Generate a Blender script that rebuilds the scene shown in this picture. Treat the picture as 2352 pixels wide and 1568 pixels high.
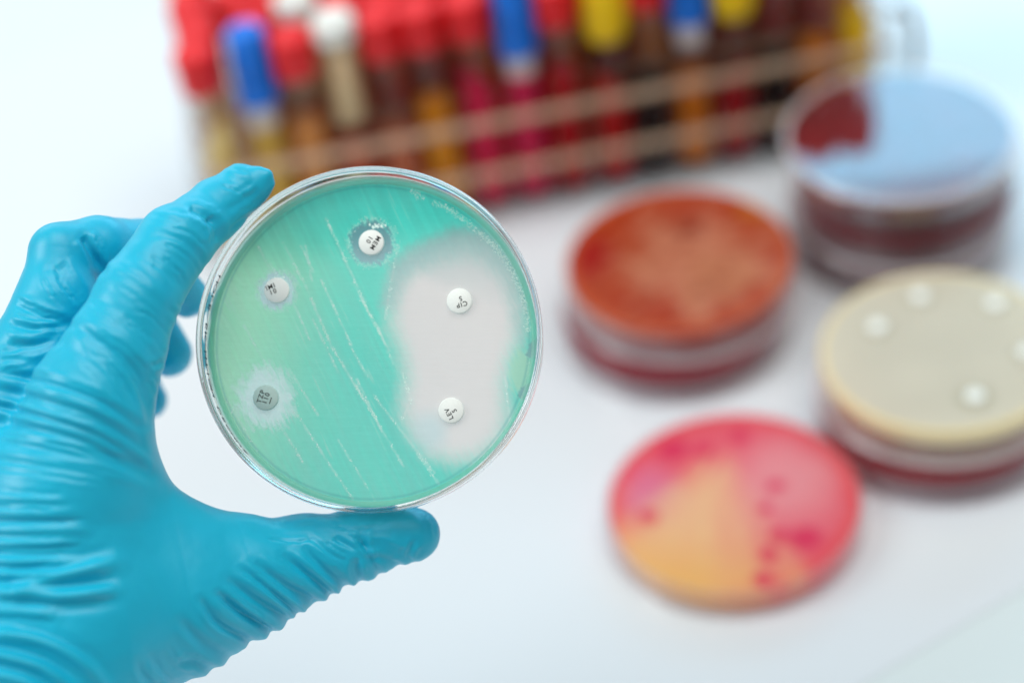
import bpy, bmesh, math, random
import numpy as np
from mathutils import Vector, Matrix, Quaternion

for o in list(bpy.data.objects): bpy.data.objects.remove(o)
MM = 0.001
random.seed(4); rng = np.random.default_rng(7)
scene = bpy.context.scene
C = scene.collection

# ------------------------------------------------------------------ camera
FPX = 4575.0                      # focal length in pixels of a 2352 x 1568 frame (70 mm lens)
PW, PH = 2352.0, 1568.0
PITCH, ROLL, CAMH = math.radians(40.4), math.radians(-8.45), 523.0
FW = np.array([0, math.cos(PITCH), -math.sin(PITCH)])
_r = np.array([1.0, 0, 0]); _u = np.array([0, math.sin(PITCH), math.cos(PITCH)])
RT = math.cos(ROLL)*_r + math.sin(ROLL)*_u
UP = -math.sin(ROLL)*_r + math.cos(ROLL)*_u
CAM = np.array([0, 0, CAMH])
D0 = 511.0                        # distance of the held dish, mm
cd = bpy.data.cameras.new('camera'); cam = bpy.data.objects.new('camera', cd); C.objects.link(cam)
cam.matrix_world = Matrix(((RT[0], UP[0], -FW[0], 0), (RT[1], UP[1], -FW[1], 0),
                           (RT[2], UP[2], -FW[2], CAMH*MM), (0, 0, 0, 1)))
cd.sensor_width = 36; cd.lens = FPX/PW*36; cd.clip_start = 0.01; cd.clip_end = 50
cd.dof.use_dof = True; cd.dof.focus_distance = (D0-1)*MM; cd.dof.aperture_fstop = 3.7
scene.camera = cam

# ------------------------------------------------------------------ light
w = bpy.data.worlds.new('World'); scene.world = w; w.use_nodes = True
bg = w.node_tree.nodes['Background']
bg.inputs[0].default_value = (0.93, 0.97, 1.0, 1); bg.inputs[1].default_value = 0.27
def area(name, loc, target, sx, sy, radiance, col):
    l = bpy.data.lights.new(name, 'AREA'); l.shape = 'RECTANGLE'; l.size = sx; l.size_y = sy
    l.energy = radiance*math.pi*sx*sy; l.color = col
    o = bpy.data.objects.new(name, l); C.objects.link(o); o.location = loc
    o.rotation_euler = (Vector(target)-Vector(loc)).to_track_quat('-Z', 'Y').to_euler()
    return o
area('window_light', (0.85, 2.0, 0.70), (0.85, 0.5, 0.70), 1.2, 0.85, 4.0, (0.25, 0.70, 1.0))
area('added_back_fill_light', (-0.55, 2.0, 0.75), (-0.3, 0.5, 0.4), 1.4, 0.85, 1.1, (0.86, 0.95, 1.0))  # added white fill from behind, brightens the red tube contents
area('ceiling_light', (0.5, 0.5, 2.2), (0.5, 0.5, 0), 2.0, 1.5, 3.1, (1.0, 0.985, 0.965))
area('side_window_light', (-2.5, 0.3, 2.2), (-0.05, 0.4, 0.15), 1.5, 1.6, 6.6, (0.96, 0.985, 1.0))
vs = scene.view_settings
vs.view_transform = 'Standard'; vs.look = 'None'; vs.exposure = 0.2; vs.gamma = 1.0; vs.use_curve_mapping = False
scene.render.engine = 'CYCLES'
cy = scene.cycles
cy.use_denoising = True; cy.max_bounces = 14; cy.transparent_max_bounces = 48
cy.transmission_bounces = 12; cy.glossy_bounces = 5; cy.diffuse_bounces = 4
cy.sample_clamp_indirect = 6

# ------------------------------------------------------------------ helpers
def lin(*c):
    return tuple(((v/255)/12.92 if v/255 <= 0.04045 else (((v/255)+0.055)/1.055)**2.4) for v in c)
def p3(px, py, z):
    """frame point + distance in front of the dish plane (mm) -> world mm"""
    d = D0 - z
    return CAM + FW*d + RT*((px-PW/2)/FPX*d) - UP*((py-PH/2)/FPX*d)
def link(name, me, mat=None, parent=None, smooth=True):
    o = bpy.data.objects.new(name, me); C.objects.link(o)
    if mat is not None and not me.materials: me.materials.append(mat)
    if parent is not None: o.parent = parent
    if smooth: me.polygons.foreach_set('use_smooth', [True]*len(me.polygons))
    return o
def tag(o, label, cat, group=None):
    o['label'] = label; o['category'] = cat
    if group: o['group'] = group
    return o
def empty(name, loc, rz=0.0):
    o = bpy.data.objects.new(name, None); C.objects.link(o)
    o.location = Vector(loc)*MM; o.rotation_euler = (0, 0, rz); o.empty_display_size = 0.01
    return o
def mesh(name, verts, faces):
    me = bpy.data.meshes.new(name)
    me.from_pydata([tuple(v) for v in verts], [], faces); me.update()
    return me
def lathe(name, prof, n=64, closed=True):
    """prof: (r, z) mm list; closed loop of points or an open one"""
    vs_, fs, rings = [], [], []
    for r, z in prof:
        if r < 1e-6:
            rings.append([len(vs_)]*n); vs_.append((0, 0, z*MM))
        else:
            b = len(vs_); rings.append(list(range(b, b+n)))
            for i in range(n):
                a = 2*math.pi*i/n; vs_.append((r*math.cos(a)*MM, r*math.sin(a)*MM, z*MM))
    m = len(prof)
    for k in range(m if closed else m-1):
        A, B = rings[k], rings[(k+1) % m]
        for i in range(n):
            j = (i+1) % n
            q = []
            for v in (A[i], A[j], B[j], B[i]):
                if v not in q: q.append(v)
            if len(q) >= 3: fs.append(q)
    return mesh(name, vs_, fs)
def sharp(me, deg=35):
    bm = bmesh.new(); bm.from_mesh(me)
    bmesh.ops.recalc_face_normals(bm, faces=bm.faces)
    for e in bm.edges:
        e.smooth = not (len(e.link_faces) == 2 and e.calc_face_angle() > math.radians(deg))
    bm.to_mesh(me); bm.free(); return me
def box_mesh(name, sx, sy, sz, bev=0.6):
    bm = bmesh.new(); bmesh.ops.create_cube(bm, size=1)
    for v in bm.verts: v.co = Vector((v.co.x*sx, v.co.y*sy, (v.co.z+0.5)*sz))*MM
    if bev: bmesh.ops.bevel(bm, geom=list(bm.edges), offset=bev*MM, segments=2, profile=0.5, affect='EDGES')
    me = bpy.data.meshes.new(name); bm.to_mesh(me); bm.free(); return me
def tube_path(name, pts, r, n=10, closed_ends=True):
    pts = [np.array(p, float) for p in pts]; vs_, fs = [], []
    up = np.array([0.0, 0, 1])
    for k, p in enumerate(pts):
        t = pts[min(k+1, len(pts)-1)] - pts[max(k-1, 0)]; t /= np.linalg.norm(t)
        a = np.cross(t, up if abs(t[2]) < 0.95 else np.array([1.0, 0, 0])); a /= np.linalg.norm(a); b = np.cross(t, a)
        for i in range(n):
            th = 2*math.pi*i/n; vs_.append((p + r*(math.cos(th)*a + math.sin(th)*b))*MM)
        if k:
            for i in range(n):
                j = (i+1) % n; o = (k-1)*n
                fs.append((o+i, o+j, o+n+j, o+n+i))
    if closed_ends: fs.append(tuple(range(n))[::-1]); fs.append(tuple(range((len(pts)-1)*n, len(pts)*n)))
    return mesh(name, vs_, fs)
_perm = rng.random((64, 64, 64)).astype(np.float32)
def vnoise(P, s):
    Q = P/s; I = np.floor(Q).astype(int); f = Q-I; f = f*f*(3-2*f); out = 0
    for dx in (0, 1):
        for dy in (0, 1):
            for dz in (0, 1):
                wgt = (f[:, 0] if dx else 1-f[:, 0])*(f[:, 1] if dy else 1-f[:, 1])*(f[:, 2] if dz else 1-f[:, 2])
                out = out + wgt*_perm[(I[:, 0]+dx) % 64, (I[:, 1]+dy) % 64, (I[:, 2]+dz) % 64]
    return out*2-1

# ------------------------------------------------------------------ materials
def mat(name):
    m = bpy.data.materials.new(name); m.use_nodes = True
    nt = m.node_tree; nt.nodes.clear()
    out = nt.nodes.new('ShaderNodeOutputMaterial')
    return m, nt, out
def principled(name, col, rough=0.5, spec=0.5, noise=None, bump=None, **kw):
    m, nt, out = mat(name)
    b = nt.nodes.new('ShaderNodeBsdfPrincipled'); nt.links.new(b.outputs[0], out.inputs[0])
    b.inputs['Base Color'].default_value = (*col, 1); b.inputs['Roughness'].default_value = rough
    b.inputs['Specular IOR Level'].default_value = spec
    for k, v in kw.items(): b.inputs[k.replace('_', ' ')].default_value = v
    if noise or bump:
        tc = nt.nodes.new('ShaderNodeTexCoord')
    if noise:
        sc, amt = noise
        n = nt.nodes.new('ShaderNodeTexNoise'); n.inputs['Scale'].default_value = sc; n.inputs['Detail'].default_value = 4
        nt.links.new(tc.outputs['Object'], n.inputs['Vector'])
        mr = nt.nodes.new('ShaderNodeMapRange'); mr.inputs[1].default_value = 0.25; mr.inputs[2].default_value = 0.75
        mr.inputs[3].default_value = 1-amt; mr.inputs[4].default_value = 1+amt
        nt.links.new(n.outputs[0], mr.inputs[0])
        mx = nt.nodes.new('ShaderNodeMix'); mx.data_type = 'RGBA'; mx.blend_type = 'MULTIPLY'; mx.inputs[0].default_value = 1
        mx.inputs[6].default_value = (*col, 1); nt.links.new(mr.outputs[0], mx.inputs[7])
        nt.links.new(mx.outputs[2], b.inputs['Base Color'])
    if bump:
        sc, st, dist = bump
        n = nt.nodes.new('ShaderNodeTexNoise'); n.inputs['Scale'].default_value = sc; n.inputs['Detail'].default_value = 3
        nt.links.new(tc.outputs['Object'], n.inputs['Vector'])
        bp = nt.nodes.new('ShaderNodeBump'); bp.inputs['Strength'].default_value = st; bp.inputs['Distance'].default_value = dist
        nt.links.new(n.outputs[0], bp.inputs['Height']); nt.links.new(bp.outputs[0], b.inputs['Normal'])
    return m
def clear(name, tint=(0.96, 0.98, 0.98), rough=0.03, ior=1.55, milk=0.03, milkcol=(0.85, 0.9, 0.9), boost=1.0):
    """thin clear plastic or glass: tinted see-through, Fresnel gloss and a little haze"""
    m, nt, out = mat(name); N = nt.nodes.new; L = nt.links.new
    tr = N('ShaderNodeBsdfTransparent'); tr.inputs[0].default_value = (*tint, 1)
    df = N('ShaderNodeBsdfDiffuse'); df.inputs[0].default_value = (*milkcol, 1)
    gl = N('ShaderNodeBsdfGlossy'); gl.inputs[0].default_value = (1, 1, 1, 1); gl.inputs['Roughness'].default_value = rough
    fr = N('ShaderNodeFresnel'); ge = N('ShaderNodeNewGeometry'); mi = N('ShaderNodeMix')
    mi.inputs[2].default_value = ior; mi.inputs[3].default_value = 1/ior      # same Fresnel from inside the thin wall
    L(ge.outputs['Backfacing'], mi.inputs[0]); L(mi.outputs[0], fr.inputs[0])
    m1 = N('ShaderNodeMixShader'); m1.inputs[0].default_value = milk; L(tr.outputs[0], m1.inputs[1]); L(df.outputs[0], m1.inputs[2])
    m2 = N('ShaderNodeMixShader'); mu = N('ShaderNodeMath'); mu.operation = 'MULTIPLY'; mu.inputs[1].default_value = boost; mu.use_clamp = True
    L(fr.outputs[0], mu.inputs[0]); L(mu.outputs[0], m2.inputs[0]); L(m1.outputs[0], m2.inputs[1]); L(gl.outputs[0], m2.inputs[2])
    L(m2.outputs[0], out.inputs[0]); return m
def jelly(name, attr=True, col=(0.5, 0.5, 0.5), dens=0.8, tint=(0.8, 0.9, 0.9), rough=0.25, trans=0.45, bumps=None, spec=0.4, selftint=0):
    """agar: pigment growth (attribute or one colour) over a see-through gel"""
    m, nt, out = mat(name); N = nt.nodes.new; L = nt.links.new
    df = N('ShaderNodeBsdfPrincipled'); df.inputs['Roughness'].default_value = rough; df.inputs['Specular IOR Level'].default_value = spec
    tl = N('ShaderNodeBsdfTranslucent'); tr = N('ShaderNodeBsdfTransparent')
    tr.inputs[0].default_value = (*tint, 1)
    m1 = N('ShaderNodeMixShader'); m1.inputs[0].default_value = trans
    m2 = N('ShaderNodeMixShader'); m2.inputs[0].default_value = dens
    L(df.outputs[0], m1.inputs[1]); L(tl.outputs[0], m1.inputs[2]); L(tr.outputs[0], m2.inputs[1]); L(m1.outputs[0], m2.inputs[2]); L(m2.outputs[0], out.inputs[0])
    if attr:
        a = N('ShaderNodeAttribute'); a.attribute_name = 'growth'
        if selftint:
            gm = N('ShaderNodeGamma'); gm.inputs[1].default_value = selftint; L(a.outputs['Color'], gm.inputs[0]); L(gm.outputs[0], tr.inputs[0])
        L(a.outputs['Color'], df.inputs['Base Color']); L(a.outputs['Color'], tl.inputs[0]); L(a.outputs['Alpha'], m2.inputs[0])
    else:
        df.inputs['Base Color'].default_value = (*col, 1); tl.inputs[0].default_value = (*col, 1)
    if bumps:
        tc = N('ShaderNodeTexCoord'); n = N('ShaderNodeTexNoise'); n.inputs['Scale'].default_value = bumps[0]; n.inputs['Detail'].default_value = 5
        mp = N('ShaderNodeMapping'); mp.inputs['Rotation'].default_value = (0, 0, math.radians(62)); mp.inputs['Scale'].default_value = (0.12, 1, 1)
        L(tc.outputs['Object'], mp.inputs[0]); L(mp.outputs[0], n.inputs['Vector'])
        bp = N('ShaderNodeBump'); bp.inputs['Strength'].default_value = bumps[1]; bp.inputs['Distance'].default_value = 0.0004
        L(n.outputs[0], bp.inputs['Height']); L(bp.outputs[0], df.inputs['Normal'])
    return m

M_table = principled('pale_mint_laminate', lin(214, 225, 225), 0.22, 0.65, noise=(3, 0.015))
M_sheet = principled('white_gloss_sheet', lin(217, 224, 228), 0.22, 0.6, noise=(4, 0.012), bump=(9, 0.12, 0.002))
M_glove = principled('turquoise_nitrile', lin(0, 180, 212), 0.40, 0.5, noise=(55, 0.05), bump=(900, 0.10, 0.0002),
                     Subsurface_Weight=0.12, Subsurface_Scale=0.003, Sheen_Weight=0.08)
M_plastic = clear('clear_polystyrene', (0.985, 0.99, 0.99), 0.02, 1.35, 0.01)
M_plastic_bg = clear('hazed_polystyrene_stack', (0.985, 0.98, 0.985), 0.05, 1.38, 0.05, (0.93, 0.90, 0.93))  # lavender-white milk stands in for light reflected in walls and lids
M_gloss_bg = clear('glossy_polystyrene_lid', (0.97, 0.975, 0.98), 0.02, 1.62, 0.01)
M_rim = clear('bright_plastic_rim', (0.97, 0.97, 0.98), 0.1, 1.5, 0.42, (0.95, 0.90, 0.92))
M_tube = clear('test_tube_glass', (0.99, 0.985, 0.98), 0.06, 1.16, 0.0)
M_rail = clear('frosted_acrylic', (0.92, 0.88, 0.85), 0.25, 1.3, 0.5, (0.80, 0.58, 0.40))
M_clearplate = clear('clear_acrylic', (0.96, 0.97, 0.97), 0.08, 1.3, 0.02)
M_steel = principled('steel_wire', (0.42, 0.44, 0.45), 0.3, 0.5, Metallic=0.9)
M_paper = principled('blank_filter_paper', lin(238, 242, 236), 0.85, 0.2, noise=(1500, 0.03))
M_ink = principled('black_ink', (0.02, 0.022, 0.022), 0.7, 0.2)
M_print = principled('dark_print', (0.03, 0.06, 0.08), 0.6, 0.2)
M_crust = principled('pale_growth', lin(226, 248, 238), 0.25, 0.5, Subsurface_Weight=0.1, Subsurface_Scale=0.001)
CAPC = {'red': lin(230, 20, 28), 'blue': lin(0, 118, 226), 'white': lin(236, 236, 228), 'yellow': lin(244, 202, 0)}
M_cap = {k: principled(k+'_cap_plastic', v, 0.42, 0.35, Subsurface_Weight=0.05, Subsurface_Scale=0.003) for k, v in CAPC.items()}
M_cream = principled('cream_stopper', lin(222, 196, 150), 0.6, 0.3)
M_whiteplug = principled('white_plug', lin(232, 226, 226), 0.6, 0.3)

# ------------------------------------------------------------------ table
def slab(name, corners, z0, z1, m, nseg=1):
    v = [(x*MM, y*MM, z0*MM) for x, y in corners]+[(x*MM, y*MM, z1*MM) for x, y in corners]; n = len(corners)
    f = [tuple(range(n))[::-1], tuple(range(n, 2*n))]+[(i, (i+1) % n, n+(i+1) % n, n+i) for i in range(n)]
    return link(name, mesh(name, v, f), m, smooth=False)
tt = slab('table_top', [(-1300, -150), (1300, -150), (1300, 1450), (-1300, 1450)], -30, 0, M_table); tt['kind'] = 'structure'
ang = math.radians(26); dv = np.array([math.cos(ang), math.sin(ang)]); nv = np.array([-math.sin(ang), math.cos(ang)])
sh = []
for a, b in ((-640, 331), (1150, 331), (1080, 897), (-760, 897)):
    q = dv*a+nv*b; sh.append((q[0], q[1]))
ps = slab('paper_sheet', sh, 0.05, 0.4, M_sheet); ps['kind'] = 'structure'
Z0 = 0.45

# ------------------------------------------------------------------ test tube rack
RK = math.radians(4.5)
rack_root = empty('test_tube_rack', (-108, 697, Z0), RK)
tag(rack_root, 'long clear acrylic tube rack with two pale rails along its front', 'rack')
NC, NR, PX, PY = 16, 4, 18.3, 19.2
LEN = PX*(NC-1)
def put(name, me, m, x, y, z, parent, rot=None):
    o = link(name, me, m, parent); o.location = Vector((x, y, z))*MM
    if rot: o.rotation_euler = rot
    return o
rail_me = box_mesh('rail', LEN+24, 2.4, 4.4, 0.7)
cross_me = box_mesh('cross_bar', 2.4, PY*NR+2, 5, 0.5)
for z in (23.5, 49):
    for k in range(NR+1):
        put('rail', rail_me, M_rail if k == 0 else M_clearplate, LEN/2, -PY/2-1.0+k*PY, z, rack_root)
put('base_plate', box_mesh('base_plate', LEN+26, PY*NR+4, 3.0, 0.8), M_clearplate, LEN/2, PY*(NR-1)/2, 0.0, rack_root)
for s in (0, 1):
    x = -13.5 if s == 0 else LEN+13.5
    put('end_panel', box_mesh('end_panel', 3.2, PY*NR+6, 62, 0.8), M_clearplate, x, PY*(NR-1)/2, 0.2, rack_root)
    if s == 0: continue
    pts = []
    for i in range(25):
        t = math.pi*i/24; pts.append((x+1.0+13*math.sin(t), -6.0+10*math.sin(t), 38+27*math.cos(t)))
    link('wire_handle', tube_path('wire_handle', pts, 2.4), M_steel, rack_root)

# tubes
TH = 94.0
tube_me = lathe('glass', [(0, 0), (3.5, 0.7), (6.3, 2.8), (7.7, 6), (8, 9), (8, TH), (7.0, TH), (7.0, 9), (6.7, 6.6), (5.4, 3.6), (3, 1.9), (0, 1.3)], 28, closed=False)
def fill_mesh(h, slant=0.0):
    me = lathe('medium', [(0, 1.5), (3, 2.1), (5.3, 3.8), (6.55, 6.8), (6.85, 9), (6.85, h), (0, h)], 24, closed=False)
    if slant:
        for v in me.vertices:
            if v.co.z > (h-1)*MM: v.co.z += slant*v.co.x/6.85
    return sharp(me)
FILL = {}
def fill_mat(rgb):
    if rgb not in FILL:
        FILL[rgb] = jelly('medium_%d' % len(FILL), attr=False, col=lin(*rgb), dens=0.8, tint=tuple(max(c, .02)**.33 for c in lin(*rgb)), trans=0.28, rough=0.2, spec=0.1)
    return FILL[rgb]
capm = {
 'red': sharp(lathe('cap', [(0, 103.5), (8.2, 103.5), (9.3, 102.4), (9.5, 86), (9.0, 85), (8.15, 85), (8.15, 102), (0, 102)], 32, closed=False)),
 'blue': sharp(lathe('cap', [(0, 108), (6.8, 107.6), (8.3, 106), (9.2, 76), (8.9, 74), (8.15, 74), (7.6, 104), (0, 105)], 32, closed=False)),
 'white': sharp(lathe('cap', [(0, 107), (7.5, 107), (9.2, 105.5), (9.2, 97.5), (8.15, 97.5), (8.15, 105), (0, 105)], 32, closed=False)),
 'yellow': sharp(lathe('cap', [(0, 112), (9.5, 112), (10.6, 110), (10.8, 82), (10.3, 77), (9.2, 73.5), (8.2, 72.5), (8.15, 80), (8.15, 110), (0, 110)], 32, closed=False))}
ribs = lathe('grip_ring', [(9.45, 99), (9.9, 98.6), (9.9, 97.4), (9.4, 97)], 32, closed=False)
cream_me = lathe('stopper', [(0, 97), (6.9, 97), (6.9, 62), (6.0, 58), (0, 57)], 24, closed=False)
plug_me = lathe('plug', [(0, 76), (6.9, 76), (6.9, 65), (5.5, 62.5), (0, 62)], 24, closed=False)
front_caps = ['red', 'blue', 'red', 'white', 'red', 'red', 'red', 'blue', 'red', 'yellow', 'red', 'blue', 'yellow', 'red', 'red', 'red']
front_fill = [(250, 230, 160), (255, 222, 110), (255, 186, 104), (226, 110, 70), (234, 140, 100), (255, 176, 20), (250, 26, 96), (250, 28, 104),
              (214, 8, 26), (222, 14, 18), (34, 16, 20), (250, 150, 20), (204, 10, 34), (28, 14, 16), (244, 150, 22), (255, 214, 10)]
front_h = [58, 62, 60, 44, 46, 58, 64, 68, 62, 50, 48, 46, 44, 46, 50, 56]
back_caps = [['red', 'red', 'white', 'red', 'red', 'red', 'red', 'red', 'red', 'red', 'red', 'red', 'red', 'red', 'red', 'red'],
             ['red', 'red', 'red', 'red', 'red', 'white', 'red', 'red', 'red', 'blue', 'red', 'red', 'red', 'red', 'red', 'red'],
             ['red', 'red', 'red', 'red', 'red', 'red', 'red', 'red', 'red', 'red', 'red', 'red', 'red', 'red', 'red', 'red']]
pal = [(246, 124, 48), (226, 60, 30), (210, 40, 32), (252, 160, 36), (190, 80, 44), (240, 96, 56), (176, 36, 42)]
pal_left = [(236, 190, 120), (230, 150, 90), (214, 116, 60)]
ORD = ['leftmost', 'second', 'third', 'fourth', 'fifth', 'sixth', 'seventh', 'eighth', 'ninth', 'tenth', 'eleventh', 'twelfth', 'thirteenth', 'fourteenth', 'fifteenth', 'rightmost']
ROWN = ['front row', 'second row', 'third row', 'back row']
cR, sR = math.cos(RK), math.sin(RK)
fill_cache = {}
for r in range(NR):
    for c in range(NC):
        cap = front_caps[c] if r == 0 else back_caps[r-1][c]
        lx, ly = c*PX+(0, 5.0, -2.0, 6.5)[r]*(0 if c in (0, 15) else 1)+random.uniform(-.5, .5), r*PY+random.uniform(-.5, .5)
        t = empty('test_tube', (-108+lx*cR-ly*sR, 697+lx*sR+ly*cR, Z0+3.3), RK)
        t.rotation_euler = (random.uniform(-.012, .012), random.uniform(-.02, .02), random.uniform(0, 6))
        dz = random.uniform(-1, 1.5)
        tag(t, ('%s %s-capped glass test tube in the %s of the rack' % (ORD[c], cap, ROWN[r])) if c in (0, 15) else
            ('%s-capped glass test tube, %s from left in the %s of the rack' % (cap, ORD[c], ROWN[r])), 'test tube', 'capped test tubes in the rack')
        t.scale = (1.07, 1.07, 1.0)
        link('glass', tube_me, M_tube, t)
        col = front_fill[c] if r == 0 else (pal_left if c < 3 else pal)[random.randrange(3 if c < 3 else 7)]
        h = front_h[c] if r == 0 else random.choice((78, 84, 88))
        sl = 9 if (c+r) % 3 == 0 else 0
        if (h, sl) not in fill_cache: fill_cache[(h, sl)] = fill_mesh(h, sl)
        me = fill_cache[(h, sl)]
        o = bpy.data.objects.new('medium', me); C.objects.link(o); o.parent = t
        if not me.materials: me.materials.append(None)
        o.material_slots[0].link = 'OBJECT'; o.material_slots[0].material = fill_mat(col)
        me.polygons.foreach_set('use_smooth', [True]*len(me.polygons))
        co = link('cap', capm[cap], M_cap[cap], t)
        k_ = .83 if cap == 'yellow' else .885
        co.scale = (k_, k_, 1.0)
        if cap == 'red': link('grip_ring', ribs, M_cap['red'], co)
        if cap == 'white': link('stopper', cream_me, M_cream, t)
        if cap == 'blue': link('plug', plug_me, M_whiteplug, t)

# ------------------------------------------------------------------ culture dishes on the table
def soft(x, a, b):
    t = np.clip((x-a)/(b-a), 0, 1); return t*t*(3-2*t)
def disc_grid(R, n, fn_z=None):
    """disc built of rings so that growth colours can vary over it"""
    vs_, fs = [(0, 0, 0)], []
    nr = n; cnt = [1]; start = [0]
    for i in range(1, nr+1):
        m = 6*i; start.append(len(vs_)); cnt.append(m)
        for k in range(m):
            a = 2*math.pi*k/m; vs_.append((R*i/nr*math.cos(a), R*i/nr*math.sin(a), 0))
    for i in range(1, nr+1):
        m0, m1, s0, s1 = cnt[i-1], cnt[i], start[i-1], start[i]
        for s in range(6):
            for j in range(i):
                o0 = s0+((s*(i-1)+j) % m0) if i > 1 else 0
                o1 = s0+((s*(i-1)+j+1) % m0) if i > 1 else 0
                a = s1+(s*i+j) % m1; b = s1+(s*i+j+1) % m1
                fs.append((o0, a, b))
                if j < i-1: fs.append((o0, b, o1))
    return np.array(vs_), fs, list(range(start[-1], start[-1]+cnt[-1]))
def agar_mesh(name, R, thick, n, colfn):
    """top disc with a 'growth' colour per point (alpha = how opaque), side wall and underside"""
    V, Fc, rim = disc_grid(R, n)
    cols = colfn(V)                                  # (N,4)
    nb = len(V); low = [(V[i][0], V[i][1], -thick) for i in rim]
    Va = np.vstack([V, np.array(low)]); cols = np.vstack([cols, cols[rim]])
    k = len(rim)
    side = [(rim[i], nb+i, nb+(i+1) % k, rim[(i+1) % k]) for i in range(k)]
    me = mesh(name, Va*MM, Fc+side+[tuple(nb+i for i in range(k))[::-1]])
    at = me.color_attributes.new('growth', 'FLOAT_COLOR', 'POINT')
    at.data.foreach_set('color', cols.astype(np.float32).ravel())
    return sharp(me, 50)
DISH_R, DISH_H = 45.0, 16.5
base_bg = lathe('base', [(0, 0), (43.0, 0), (43.8, .8), (43.8, 12.5), (42.6, 12.5), (42.6, 1.2), (0, 1.2)], 72, closed=False); sharp(base_bg)
lid_bg = lathe('lid', [(0, 0), (44.2, 0), (45.0, -.8), (45.0, -9), (44.0, -9), (44.0, -1.3), (0, -1.3)], 72, closed=False); sharp(lid_bg)
rimring = lathe('rim_ridge', [(42.4, 0), (43.1, .9), (44.0, .9), (44.9, -.4)], 72, closed=False)
M_agar_bg = jelly('stack_agar', trans=0.5, rough=0.3, selftint=0.4)
def dish(x, y, z, colfn, label, group, thick=6.0, h=DISH_H, rz=0.0, n=34, low=False, lidmat=None):
    t = empty('petri_dish', (x, y, z), rz); t.scale = (1.045, 1.045, 1.0); tag(t, label, 'petri dish', group)
    b = link('base', base_bg, M_plastic_bg, t)
    l = link('lid', lid_bg.copy() if lidmat else lid_bg, lidmat or M_plastic_bg, t)
    if lidmat: l.data.materials.clear(); l.data.materials.append(lidmat); l.location = (0, 0, h*MM)
    rr = link('rim_ridge', rimring, M_rim, l); rr.location = (0, 0, 0.02*MM)
    a = link('agar', agar_mesh('agar', 42.4, thick, n, colfn), M_agar_bg, t)
    a.location = (0, 0, (1.4+thick if low else h-2.2)*MM)
    return t
def rgba(rgb, a): return np.array([*lin(*rgb), a])
def flat(rgb, a=0.72, var=0.12, s=9.0):
    seed = random.random()*500
    def f(V):
        c = np.tile(rgba(rgb, a), (len(V), 1)); n = vnoise(V+seed, s); c[:, :3] *= (1+var*n)[:, None]; return c
    return f
def mixc(c, rgb, wgt):
    return c*(1-wgt[:, None])+np.array([*lin(*rgb)])*wgt[:, None]
def orange(V):
    c = np.tile(np.array(lin(200, 70, 32)), (len(V), 1))
    x, y = V[:, 0], V[:, 1]
    nz = vnoise(V+np.array([3, 9, 0]), 11)*6 + vnoise(V+50, 4)*4 + vnoise(V*np.array([1, 3, 1])+80, 5)*5
    d = np.sqrt(((x-5)/1.1)**2+((y+7)/1.15)**2)+nz*1.3
    c = mixc(c, (234, 160, 122), (1-soft(d, 12, 36))*(.85+.15*vnoise(V*np.array([1, 2.4, 1])+33, 6)))
    c = mixc(c, (220, 146, 102), (1-soft(np.hypot(x-10, y+20)+nz, 8, 18))*.8)
    c = mixc(c, (190, 28, 34), (1-soft(np.hypot(x+34, y-14)+nz*.5, 6, 16))*.9)
    c = mixc(c, (150, 40, 10), (1-soft(np.hypot(x-10, y-17)+nz*.3, 2, 7))*.8)
    c = mixc(c, (226, 150, 60), (1-soft(np.hypot(x-36, y-18)+nz*.3, 3, 10))*.9)
    mt = vnoise(V*np.array([1, 2.2, 1])+140, 5)*.6+vnoise(V+190, 2.6)*.5
    c = mixc(c, (240, 184, 150), np.clip(mt, 0, 1)*.55*(1-soft(d, 20, 40))); c = mixc(c, (150, 44, 16), np.clip(-mt, 0, 1)*.5)
    c = mixc(c, (232, 130, 84), soft(np.hypot(x, y), 36, 42)*.7)
    return np.hstack([c, np.full((len(V), 1), .97)])
def pinkyellow(V):
    c = np.tile(np.array(lin(250, 122, 142)), (len(V), 1)); x, y = V[:, 0], V[:, 1]
    nz = vnoise(V+20, 7)*5+vnoise(V+70, 3)*2
    c = mixc(c, (252, 190, 198), (1-soft(np.hypot(x-18, y-4)+nz*.6, 4, 34))*.9)  # pale patch: haze of the lid's reflection put into the agar colour
    c = mixc(c, (240, 140, 196), (1-soft(np.hypot(x+27, y-8)+nz*.6, 3, 20))*.9)
    c = mixc(c, (250, 106, 112), soft(np.hypot(x, y), 33, 42)*.8)
    # yellow fan opening to the front left
    a1 = np.array([-0.80, -0.6]); ang_ = np.arctan2(y-31, x-4); cen = -2.02; half = .50
    rf = np.hypot(x-4, y-31); ray_ = vnoise(np.stack([ang_*9, rf/30, x*0+3], -1), 1.0)
    wdg = 1-soft(np.abs(ang_-cen)+nz*.02+ray_*.13, half*.15, half*1.55)
    c = mixc(c, (255, 240, 184), wdg*soft(rf+ray_*8, 4, 26)*(.86+.14*ray_))
    c = mixc(c, (255, 212, 128), wdg*soft(-y-x*.35, 10, 44)*.85)
    for bx, by, r_ in ((8, 30, 4.5), (-17, 28, 6), (-6, 26, 4), (15, 4, 4), (20, -22, 6), (12, -19, 3.5), (7, -27, 3.2), (3, -38, 4), (10, -6, 3), (-30, -2, 4)):
        c = mixc(c, (236, 40, 110), (1-soft(np.hypot(x-bx, y-by)+nz*.25, r_*.5, r_*1.25))*.8)
    return np.hstack([c, np.full((len(V), 1), .9)])
DC = [(-19.2, 16.0), (-0.5, 29.0), (24.0, 19.0), (27.5, -8.5), (4.2, -26.5)]
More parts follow.
